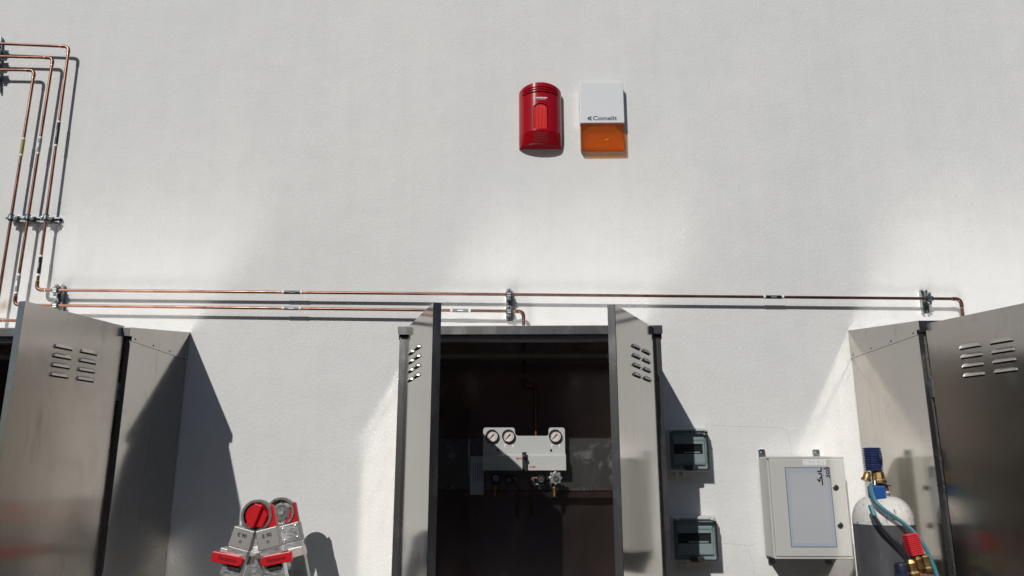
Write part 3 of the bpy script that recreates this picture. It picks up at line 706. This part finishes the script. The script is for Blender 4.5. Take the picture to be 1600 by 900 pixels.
# ------------------------------------------------------------------ changeover manifold in the middle cabinet
def manifold():
    Y0 = -0.100
    q = lambda px, py, Y=Y0: at(px, py, Y)
    z1 = q(820, 668).z; zc = q(820, 681).z; zm = q(820, 708).z; zb = q(820, 735).z
    x0 = q(755, 668).x; x3 = q(882.5, 668).x; xa = q(804.5, 668).x; xb = q(857, 668).x; xc = q(812, 681).x
    t = thing('gas_manifold', ((x0+x3)/2, -0.05, zb), 'pale grey gas manifold with three dial gauges inside the middle cabinet', 'manifold')
    def rc(cx, cz, r, a0, a1, n=5): return [(cx+r*math.cos(R(a0+(a1-a0)*k/n)), cz+r*math.sin(R(a0+(a1-a0)*k/n))) for k in range(n+1)]
    r = 0.012
    poly = [(x0, zm)]+rc(x0+r, z1-r, r, 180, 90)+rc(xa-r, z1-r, r, 90, 0)
    poly += rc(xa+0.016, zc+0.016, 0.016, 180, 270)+rc(xb-0.010, zc+0.010, 0.010, 270, 360)+rc(xb+r, z1-r, r, 180, 90)+rc(x3-r, z1-r, r, 90, 0)+[(x3, zm)]
    pan = build('gauge_panel', MB().prism(poly, lambda u, v, w: (u, w, v), Y0, Y0+0.002), 'panel_grey', t, bevel=0.0006)
    mb = MB().add([(x0, Y0, zm-0.0003), (x3, Y0, zm-0.0003), (x3+0.002, Y0-0.016, zm-0.012), (x0-0.001, Y0-0.016, zm-0.012)], [(0, 1, 2, 3)])
    mb.box(x0-0.001, x3+0.002, Y0-0.018, Y0-0.0162, zb, zm-0.012)
    mb.box(x0-0.001, x3+0.002, Y0-0.0162, Y0+0.055, zb, zb+0.0016)
    mb.box(x0-0.001, x0+0.0005, Y0-0.0162, Y0+0.055, zb+0.0016, zm-0.012); mb.box(x3+0.0005, x3+0.002, Y0-0.0162, Y0+0.055, zb+0.0016, zm-0.012)
    cov = build('cover', mb, 'panel_grey', t, bevel=0.0006)
    build('standoff', MB().box(x0+0.03, x3-0.03, Y0+0.0565, -0.049, zb+0.03, zm), 'steel_inner', t)
    for px in (769, 794.5, 867.5):
        c_ = q(px, 681.5); p = Vector((c_.x, Y0-0.0003, c_.z))
        gg = build('gauge', MB().ring(p, (0, -1, 0), 0.0235, 0.0285, 0.0, 0.012, 32), 'lock_black', t, smooth=40)
        build('dial', MB().lathe(p, (0, -1, 0), [(0.0234, 0.001), (0.0234, 0.005)], 32), 'dial', gg)
        nd = MB(); d = Vector((-0.70, 0, -0.71)); s = Vector((0.71, 0, -0.70)); n_ = Vector((0, -1, 0))
        nd.prism([(-0.020, -0.0006), (-0.020, 0.0006), (0.004, 0.0028), (0.012, 0.0022), (0.012, -0.0022), (0.004, -0.0028)], lambda u, v, w_: p-d*u*1.0+s*v+n_*w_, 0.0056, 0.0066)
        build('needle', nd, 'black_print', gg)
        tk = MB()
        for k in range(19):
            a = R(-135+270*k/18+90); rr = 0.0205; ln = 0.0022 if k % 3 else 0.0038
            c2 = p+Vector((math.cos(a), 0, math.sin(a)))*(rr-ln)+n_*0.0055; tk.obox(c2, Vector((math.cos(a), 0, math.sin(a)))*ln, Vector((-math.sin(a), 0, math.cos(a)))*0.0005, n_*0.0003)
        build('scale', tk, 'print_grey', gg)
        l_ = q(px+0.5, 696.5); lab = build('gauge_label', MB().box(l_.x-0.020, l_.x+0.020, Y0-0.0008, Y0-0.0002, l_.z-0.0075, l_.z+0.0075), 'paper', t)
        pr = MB()
        for k, (hw) in enumerate((0.013, 0.014)):
            zz = l_.z+0.0032-0.0068*k; pr.box(l_.x-hw, l_.x+hw, Y0-0.0012, Y0-0.0007, zz-0.0012, zz+0.0012)
        build('print', pr, 'print_grey', lab)
    for px in (778, 860.5):
        c_ = q(px, 703); build('panel_screw', MB().lathe((c_.x, Y0-0.0002, c_.z), (0, -1, 0), [(0.0045, 0), (0.0045, 0.006), (0.002, 0.007)], 10), 'lock_black', t)
    # changeover lever
    lx = q(819.5, 715, Y0-0.02).x
    mb = MB().cyl((lx, Y0-0.010, q(820, 713).z), (lx, Y0-0.055, q(820, 713).z-0.002), 0.0065, n=12)
    mb.prism([(lx-0.010, q(820, 708).z+0.004), (lx+0.009, q(820, 708).z+0.004), (lx+0.010, q(820, 738).z), (lx-0.009, q(820, 738).z)], lambda u, v, w: (u, w, v), Y0-0.034, Y0-0.024)
    build('lever', mb, 'lock_black', t, bevel=0.002)
    build('lever_stem', MB().cyl((lx, Y0-0.0185, q(820, 727).z), (lx, Y0-0.026, q(820, 727).z), 0.009, n=12), 'brass', t)
    for px, py, sg in ((811, 716.5, -1), (832, 729.5, 1)):
        c_ = q(px, py, Y0-0.0185); u = lambda k: c_.x+sg*k
        mb = MB()
        f = lambda a, b, w: (a, w, b)
        mb.prism([(u(0.014), c_.z), (u(0.004), c_.z+0.006), (u(0.004), c_.z-0.006)], f, Y0-0.0190, Y0-0.0181)
        mb.prism([(u(0.0039), c_.z+0.0016), (u(-0.008), c_.z+0.0016), (u(-0.012), c_.z+0.005), (u(-0.012), c_.z-0.005), (u(-0.008), c_.z-0.0016), (u(0.0039), c_.z-0.0016)], f, Y0-0.0190, Y0-0.0181)
        build('arrow', mb, 'arrow_red', cov)
    # regulators, handwheels, outlets under the cover
    def wheel(px, py, m_, rad, nm='handwheel'):
        c_ = q(px, py, Y0-0.035); pts = []
        for k in range(64):
            a = 2*math.pi*k/64; rr = rad*(0.90+0.10*math.cos(8*a)); pts.append((c_.x+rr*math.cos(a), c_.z+rr*math.sin(a)))
        w_ = build(nm, MB().prism(pts, lambda u, v, w: (u, w, v), Y0-0.045, Y0-0.027), m_, t, bevel=0.003)
        build('hub', MB().ring((c_.x, Y0-0.045, c_.z), (0, -1, 0), 0.0045, 0.012, -0.001, 0.007, 20), 'zinc', w_, smooth=40)
        build('spindle', MB().cyl((c_.x, Y0-0.0265, c_.z), (c_.x, -0.045, c_.z), 0.008, n=12), 'brass', w_, smooth=40)
        return c_
    c1 = wheel(868, 747, 'handwheel', 0.030); c2 = wheel(775, 747, 'navy', 0.030)
    for c_ in (c1, c2):
        zt_ = c_.z-0.022
        build('outlet', MB().lathe((c_.x-0.004, Y0-0.012, zt_), (0, 0, -1), [(0.011, 0), (0.013, 0.01), (0.013, 0.022), (0.009, 0.023), (0.009, 0.055), (0.007, 0.056)], 14), 'brass', t, smooth=40)
    for px in (846, 795):
        c_ = q(px, 750, Y0-0.02)
        k_ = build('relief_valve', MB().lathe((c_.x, -0.045, c_.z), (0, -1, 0), [(0.016, 0), (0.020, 0.02), (0.020, 0.065), (0.013, 0.075), (0.008, 0.0755)], 20), 'lock_black', t, smooth=40)
        build('valve_rim', MB().ring((c_.x, -0.1205, c_.z), (0, -1, 0), 0.005, 0.009, -0.001, 0.003, 16), 'zinc', k_, smooth=40)
    a, b = q(830, 748, -0.10), q(829, 800, -0.10)
    build('outlet_tube', MB().tube(fillet([q(846, 747, -0.085), Vector((a.x, -0.085, q(846, 747, -0.085).z)), Vector((a.x, -0.085, b.z-0.02))], 0.014), 0.006, 10), 'copper', t, smooth=50)
    a = q(808, 748, -0.10)
    build('outlet_tube', MB().tube(fillet([q(795, 747, -0.085), Vector((a.x, -0.085, q(795, 747, -0.085).z)), Vector((a.x, -0.085, b.z-0.02))], 0.014), 0.006, 10), 'copper', t, smooth=50)
    c_ = q(838, 757, -0.09)
    build('fitting', MB().cyl((c_.x-0.012, -0.085, c_.z), (c_.x+0.035, -0.085, c_.z), 0.006, n=10).cyl((c_.x-0.01, -0.085, c_.z), (c_.x-0.016, -0.085, c_.z+0.03), 0.007, n=10), 'zinc', t, smooth=40)
    # riser to the roof
    rx = q(837, 620, -0.06).x
    build('riser', MB().tube(fillet([(rx, -0.07, zc-0.02), (rx, -0.07, 1.99), (eM.x, -0.07, 1.99), (eM.x, -0.07, 2.10)], 0.02), 0.0085, 12), 'copper', t, smooth=50)
    for zz in (2.02, 2.06):
        build('riser_nut', MB().lathe((eM.x, -0.07, zz), (0, 0, 1), [(0.016, 0), (0.016, 0.018)], 6), 'brass', t)
manifold()
# instruction card hanging left of the manifold
a = at(735, 713, -0.085); b = at(757, 773, -0.085)
cardm = MB().box(a.x, b.x-0.004, -0.0850, -0.0838, b.z, a.z)
card = thing('instruction_card', (a.x, -0.085, b.z), 'small grey instruction card with blue lines hanging beside the manifold', 'card')
build('sheet', cardm, 'card', card)
mb = MB()
for k in range(5):
    x = a.x+0.012+0.0095*k; mb.box(x, x+0.003, -0.0855, -0.08505, b.z+0.055, a.z-0.03+0.004*(k % 2))
build('print', mb, 'print_blue', card)
build('hook', MB().tube([(a.x+0.027, -0.0845, a.z-0.004), (a.x+0.027, -0.0845, a.z+0.014), (a.x+0.027, -0.049, a.z+0.016)], 0.0015, 6), 'zinc', card)

# ------------------------------------------------------------------ gas cylinder, regulators and hoses
CX, CY_, CR = 1.333, -0.50, 0.1065
cyl = thing('gas_cylinder', (CX, CY_, 0), 'scuffed dark gas cylinder with white shoulder beside the right cabinet', 'gas cylinder')
zp = at(1385, 821, CY_-CR).z
build('barrel', MB().lathe((CX, CY_, 0), (0, 0, 1), [(0.085, 0.0), (CR-0.004, 0.012), (CR, 0.04), (CR, zp)], 48), 'cyl_dark', cyl, smooth=50)
prof = [(CR+0.0002, zp)]
for k in range(1, 13):
    a = R(90*k/13); prof.append((0.036+(CR-0.036)*math.cos(a)**0.95, zp+0.008+0.090*math.sin(a)))
build('shoulder', MB().lathe((CX, CY_, 0), (0, 0, 1), prof, 48), 'cyl_white', cyl, smooth=60)
zn = zp+0.096
neck = build('neck_ring', MB().lathe((CX, CY_, zn-0.004), (0, 0, 1), [(0.034, 0), (0.034, 0.022), (0.029, 0.025)], 28), 'paper', cyl, smooth=40)
mb = MB()
for k in range(9):
    a = R(-118+9*k); d = Vector((math.cos(a), math.sin(a), 0)); tdir = Vector((-d.y, d.x, 0))
    mb.obox(Vector((CX, CY_, zn+0.009))+d*0.0343, tdir*(0.0011+0.0008*(k % 2)), d*0.0003, Vector((0, 0, 0.006)))
build('barcode', mb, 'black_print', neck)
build('valve', MB().lathe((CX+0.004, CY_, zn+0.0212), (0, 0, 1), [(0.027, 0), (0.027, 0.020), (0.020, 0.024), (0.014, 0.024), (0.014, 0.034)], 14).cyl((CX-0.04, CY_-0.02, zn+0.040), (CX+0.005, CY_, zn+0.038), 0.010, n=12), 'rusty', cyl, smooth=40)

def ribbed_gauge(root, c, axis_out, up, m_, w, d, h, nrib):
    """ribbed rubber gauge guard standing on the regulator: stacked ribs along 'up'"""
    c = Vector(c); up = Vector(up).normalized(); o_ = Vector(axis_out).normalized(); s = up.cross(o_).normalized(); o_ = s.cross(up)
    mb = MB()
    for k in range(nrib):
        t = (k+0.5)/nrib*2-1; half = w*(1-0.10*abs(t)**4)
        mb.obox(c+up*(h*(k+0.5)/nrib), s*half, o_*d, up*(h/nrib*0.30))
    mb.obox(c+up*h/2, s*w*0.82, o_*d*0.80, up*h*0.49)
    g_ = build('gauge_guard', mb, m_, root, bevel=0.0012)
    return g_
Yr = -0.53
q = lambda px, py: at(px, py, Yr)
rg = thing('gas_regulator', tuple(q(1366, 772)), 'brass regulator with blue ribbed gauge guard on top of the cylinder', 'regulator')
cb = q(1365.5, 736)
gd = ribbed_gauge(rg, cb, (0.25, -1, 0), (0, 0, 1), 'blue_rubber', 0.025, 0.022, q(1365, 699).z-cb.z, 10)
build('gauge_glass', MB().cyl(cb+Vector((0.020, 0.003, 0.045)), cb+Vector((0.030, 0.001, 0.045)), 0.030, n=20), 'navy', gd, smooth=40)
zc_ = q(1366, 745).z
mb = MB().lathe((cb.x+0.016, Yr, zc_-0.026), (0, 0, 1), [(0.022, 0), (0.026, 0.004), (0.026, 0.016), (0.022, 0.020), (0.020, 0.042), (0.012, 0.050)], 8)
build('body', mb, 'brass', rg, bevel=0.001)
build('bonnet', MB().lathe((cb.x-0.036, Yr-0.005, zc_-0.014), (0.35, 0, 1), [(0.018, 0), (0.018, 0.008), (0.014, 0.010), (0.013, 0.026), (0.008, 0.034)], 14), 'brass', rg, smooth=35)
build('stem', MB().cyl((cb.x, Yr, zc_-0.034), (cb.x, Yr, cb.z+0.004), 0.011, n=8), 'brass', rg)
zb_ = q(1367, 769).z
build('coupling', MB().obox((cb.x-0.003, Yr-0.012, zb_), (0.026, 0, 0), (0, 0.022, 0), (0, 0, 0.024)), 'blue_block', rg, bevel=0.006)
build('collar', MB().cyl((cb.x-0.004, Yr-0.004, zb_+0.024), (cb.x+0.000, Yr-0.002, zb_+0.042), 0.011, n=12), 'zinc', rg, smooth=40)
build('clip', MB().obox((cb.x+0.040, Yr+0.006, zb_+0.026), (0.018, 0, -0.003), (0, 0.006, 0), (0, 0, 0.002)), 'lock_black', rg, bevel=0.001)

Yh = -0.625
h = lambda px, py, Y=Yh: at(px, py, Y)
hose_pts = [at(1361, 757, -0.555), at(1361.5, 768, -0.585), h(1368, 783, -0.61), h(1382, 797), h(1408, 815, -0.64), h(1428, 832, -0.65), h(1443, 851, -0.66), h(1454, 873, -0.67), h(1464, 900, -0.68), h(1470, 935, -0.69), h(1466, 985, -0.68), h(1440, 1060, -0.65), h(1395, 1120, -0.66)]
hz = build('gas_hose', MB().tube(smooth_path(hose_pts), 0.0072, 12), 'teal_hose', None, smooth=60, origin=hose_pts[0])
tag(hz, 'teal rubber hose curving down from the blue coupling to the right', 'hose', 'hoses on the gas cylinder')
hose2 = [h(1361, 795, -0.615), h(1366, 806, -0.628), h(1377, 823, -0.635), h(1395, 843, -0.64), h(1410, 858, -0.645), h(1421, 872, -0.65), h(1424, 884, -0.652)]
hz = build('gas_hose', MB().tube(smooth_path(hose2), 0.0070, 12), 'dark_hose', None, smooth=60, origin=hose2[0])
tag(hz, 'short black hose lying across the cylinder to the brass regulator', 'hose', 'hoses on the gas cylinder')
build('hose_end', MB().cyl(hose2[0]+Vector((-0.001, 0, 0.012)), hose2[1], 0.0086, n=12), 'teal_hose', hz, smooth=40)
# second regulator hanging in front of the cylinder
Y2 = -0.66
q2 = lambda px, py: at(px, py, Y2)
ax_ = (q2(1421, 834)-q2(1437, 888)).normalized()
r2 = thing('gas_regulator', tuple(q2(1437, 885)), 'brass regulator with red ribbed gauge guard hanging before the cylinder', 'regulator')
cb2 = q2(1431, 867)
ribbed_gauge(r2, cb2, (0.1, -1, 0), ax_, 'red_rubber', 0.0235, 0.018, (q2(1421, 834)-cb2).length, 11)
dn = -ax_; sd = Vector((ax_.z, 0, -ax_.x))
build('body', MB().lathe(cb2+sd*0.000-dn*0.002, dn, [(0.010, 0), (0.012, 0.012), (0.014, 0.014), (0.014, 0.05), (0.010, 0.055), (0.010, 0.10)], 10), 'brass', r2, bevel=0.001)
build('bonnet', MB().lathe(cb2+sd*0.028+dn*0.004, dn, [(0.014, 0), (0.018, 0.004), (0.019, 0.040), (0.022, 0.042), (0.022, 0.054), (0.012, 0.058)], 8), 'brass', r2, bevel=0.001)
build('bonnet', MB().lathe(cb2-sd*0.026+dn*0.010, dn, [(0.008, 0), (0.015, 0.012), (0.016, 0.040), (0.020, 0.044), (0.020, 0.054), (0.010, 0.058)], 8), 'brass', r2, bevel=0.001)
build('outlet', MB().cyl(cb2+dn*0.062-sd*0.02, cb2+dn*0.085+sd*0.035, 0.012, n=10), 'rusty', r2, smooth=40)
kc = q2(1411, 887)
build('knob', MB().lathe((kc.x, Y2+0.015, kc.z+0.014), (0.1, 0, -1), [(0.021, 0), (0.023, 0.006), (0.023, 0.034), (0.027, 0.038), (0.027, 0.05)], 16), 'navy', r2, smooth=35)
build('knob_stem', MB().cyl((kc.x+0.01, Y2+0.012, kc.z), cb2+dn*0.04, 0.008, n=10), 'brass', r2, smooth=40)

# ------------------------------------------------------------------ folding ladder
def ladder():
    XC, ZC = -1.003, 1.452; YN, YF_ = -0.50, -0.215
    t = thing('folding_ladder', (XC, (YN+YF_)/2, 0), 'aluminium folding ladder with red hinge knob standing before the wall', 'ladder')
    n_ = Vector((0, -1, 0)); half = R(14.5)
    for Yi, near in ((YN, True), (YF_, False)):
        c = Vector((XC, Yi, ZC))
        mb = MB().ring(c, n_, 0.049, 0.058, -0.004, 0.024, 48)
        hg = build('hinge', mb, 'hinge_metal', t, smooth=35)
        build('hinge_disc', MB().lathe(c, n_, [(0.0495, -0.004), (0.0495, 0.006), (0.030, 0.008), (0.030, 0.0081)], 40), 'hinge_metal', hg, smooth=35)
        for k in range(6):
            a = R(25+60*k); p = c+Vector((math.cos(a), 0, math.sin(a)))*0.038
            build('rivet', MB().lathe(p+n_*0.0065, n_, [(0.0048, 0), (0.0048, 0.003), (0.002, 0.005)], 10), 'zinc', hg)
        build('pivot', MB().ring(c, n_, 0.005, 0.014, 0.006, 0.013, 20).lathe(c, n_, [(0.008, 0.008), (0.006, 0.011)], 16), 'aluminium', hg, smooth=35)
        if near:
            a0 = R(20)                                            # red lock knob: disc and a broad grip bar
            mb = MB().lathe(c, n_, [(0.044, 0.009), (0.044, 0.014), (0.040, 0.017)], 40)
            build('lock_knob', mb, 'red_paint', hg, smooth=35)
            u = Vector((math.sin(a0), 0, math.cos(a0))); w_ = Vector((math.cos(a0), 0, -math.sin(a0)))
            mb = MB().prism([(-0.018, -0.041), (0.012, -0.043), (0.012, 0.043), (-0.018, 0.041)], lambda a, b, d: c+w_*a+u*b+n_*d, 0.0172, 0.044)
            bar = build('lock_grip', mb, 'red_paint', hg, bevel=0.003)
            mb = MB().prism([(0.0123, -0.040), (0.040, -0.030), (0.040, 0.014), (0.0123, 0.040)], lambda a, b, d: c+w_*a+u*b+n_*d, 0.0172, 0.030)
            build('lock_wedge', mb, 'red_paint', hg, bevel=0.003)
        for sg in (-1, 1):
            d = Vector((sg*math.sin(half), 0, -math.cos(half))); e = Vector((math.cos(half), 0, sg*math.sin(half)))
            def F(a, b, w): return c+e*a+d*b+n_*w
            # bracket plate from hinge to stile
            s0 = c+Vector((sg*0.030, 0, -0.020))
            mb = MB().prism([(sg*0.010, 0.015), (sg*0.046, -0.012), (sg*0.050, 0.085), (sg*0.004, 0.085)], F, -0.002, 0.007)
            build('hinge_plate', mb, 'hinge_metal' if sg < 0 else 'red_paint', t, bevel=0.001)
            ox = sg*0.027
            if sg > 0:
                mb = MB().prism([(0.012, 0.054), (0.066, 0.054), (0.066, -0.022), (0.058, -0.026)], F, -0.0022, 0.0195)
                build('hinge_cheek', mb, 'red_paint', t, bevel=0.001)
            if not near:
                mb = MB().prism([(ox-0.034, 0.060), (ox+0.034, 0.060), (ox+0.036, 0.122), (ox-0.036, 0.122)], F, 0.0262, 0.0278)
                pt_ = build('riveted_plate', mb, 'aluminium', t)
                for ra, rb in ((-0.026, 0.068), (0.026, 0.068), (-0.026, 0.114), (0.026, 0.114)):
                    build('rivet', MB().lathe(F(ox+ra, rb, 0.0278), n_, [(0.005, 0), (0.004, 0.002), (0.001, 0.003)], 10), 'zinc', pt_)
            mb = MB().prism([(ox-0.040, 0.055), (ox+0.040, 0.055), (ox+0.042, 0.128), (ox-0.042, 0.128)], F, -0.014, 0.026)
            sv = build('sleeve', mb, 'cast_sleeve', t, bevel=0.003)
            if near:
                lettering('stamp', 'E 90', 0.020, facing(F(ox, 0.080, 0.0266), n_, -d), 'black_print', sv)
                build('stamp', MB().ring(F(ox, 0.103, 0.026), n_, 0.003, 0.0055, 0, 0.0006, 14), 'black_print', sv)
            mb = MB()                                             # outer stile: open channel towards the other stile
            for (a0_, a1_, w0, w1) in ((-0.038, 0.038, 0.0205, 0.0225), (-0.038, 0.038, -0.012, -0.010), (-0.038, -0.036, -0.010, 0.0205), (0.036, 0.038, -0.010, 0.0205)):
                mb.prism([(ox+a0_, 0.1285), (ox+a1_, 0.1285), (ox+a1_, 1.47), (ox+a0_, 1.47)], F, w0, w1)
            stl = build('stile', mb, 'aluminium', t, bevel=0.0008)
            build('foot', MB().prism([(ox-0.042, 1.4702), (ox+0.042, 1.4702), (ox+0.042, 1.492), (ox-0.042, 1.492)], F, -0.016, 0.027), 'rubber', t, bevel=0.003)
            if near:
                lettering('stamp', 'E 90', 0.020, facing(F(ox-0.004, 0.260, 0.0231), n_, -d), 'black_print', stl)
                # red release catch across the stile, printed with the maker's name
                ca = -0.010 if sg < 0 else 0.0
                tl = sg*R(6)
                cc = F(ox-sg*(-0.022), 0.170, 0.032); uu = (e*math.cos(R(4))+d*(sg*math.sin(R(4)))).normalized(); vv = n_.cross(uu); vv = vv if vv.z > 0 else -vv
                pl = [(0.058*sg, -0.018), (0.058*sg, 0.018), (-0.044*sg, 0.018), (-0.056*sg, 0.010), (-0.058*sg, -0.002), (-0.054*sg, -0.012), (-0.044*sg, -0.018)]
                mb = MB().prism(pl, lambda a, b, w: cc+uu*a+vv*b+n_*w, -0.008, 0.012)
                ct = build('release_catch', mb, 'red_paint', t, bevel=0.003)
                lettering('lettering', 'Faraone', 0.022, facing(cc+n_*0.0123, n_, vv), 'siren_dark', ct, 0.25, 1.0)
                build('catch_spring', MB().prism([(ox-0.020, 0.190), (ox+0.03, 0.190), (ox+0.03, 0.205), (ox-0.016, 0.205)], F, 0.0228, 0.030), 'rubber', t)
    # rungs run from the near to the far stile on each side
    for sg in (-1, 1):
        d = Vector((sg*math.sin(half), 0, -math.cos(half))); e = Vector((math.cos(half), 0, sg*math.sin(half)))
        for k in range(5):
            b = 0.165+0.27*k; c0 = Vector((XC, 0, ZC))+e*(sg*0.027)+d*b
            mb = MB().obox(Vector((c0.x, (YN+YF_)/2+0.004, c0.z)), e*0.030, Vector((0, abs(YF_-YN)/2-0.022, 0)), d*0.013)
            build('rung', mb, 'rung_beige', t, bevel=0.003)
        # light alloy cross plate of the outer section, jutting beyond the catch
        c0 = Vector((XC, 0, ZC))+e*(sg*0.070 if sg > 0 else -0.045)+d*0.166
        build('outer_rung', MB().obox((c0.x, YN+0.05, c0.z), e*0.062, Vector((0, 0.028, 0)), d*0.017), 'rung_beige', t, bevel=0.002)
ladder()

# ------------------------------------------------------------------ unseen dark block added behind the viewer for the steel to mirror
wh = thing('mirror_backdrop', (2, -24, 0), 'long dark brick block added out of view for the steel to mirror', 'backdrop')
build('wall', MB().box(-34, 34, -32, -22, 0, 10.5), 'backdrop_brick', wh)
build('roof', MB().prism([(-32.4, 10.5), (-21.6, 10.5), (-27, 12.0)], lambda u, v, w_: (w_, u, v), -34.4, 34.4), 'backdrop_roof', wh)
for k in range(9):
    x = -28+7*k
    wn = build('door' if k % 3 == 1 else 'window', MB().box(x-1.4, x+1.4, -22.0, -21.93, 0.02 if k % 3 == 1 else 1.4, 3.2), 'backdrop_dark', wh)
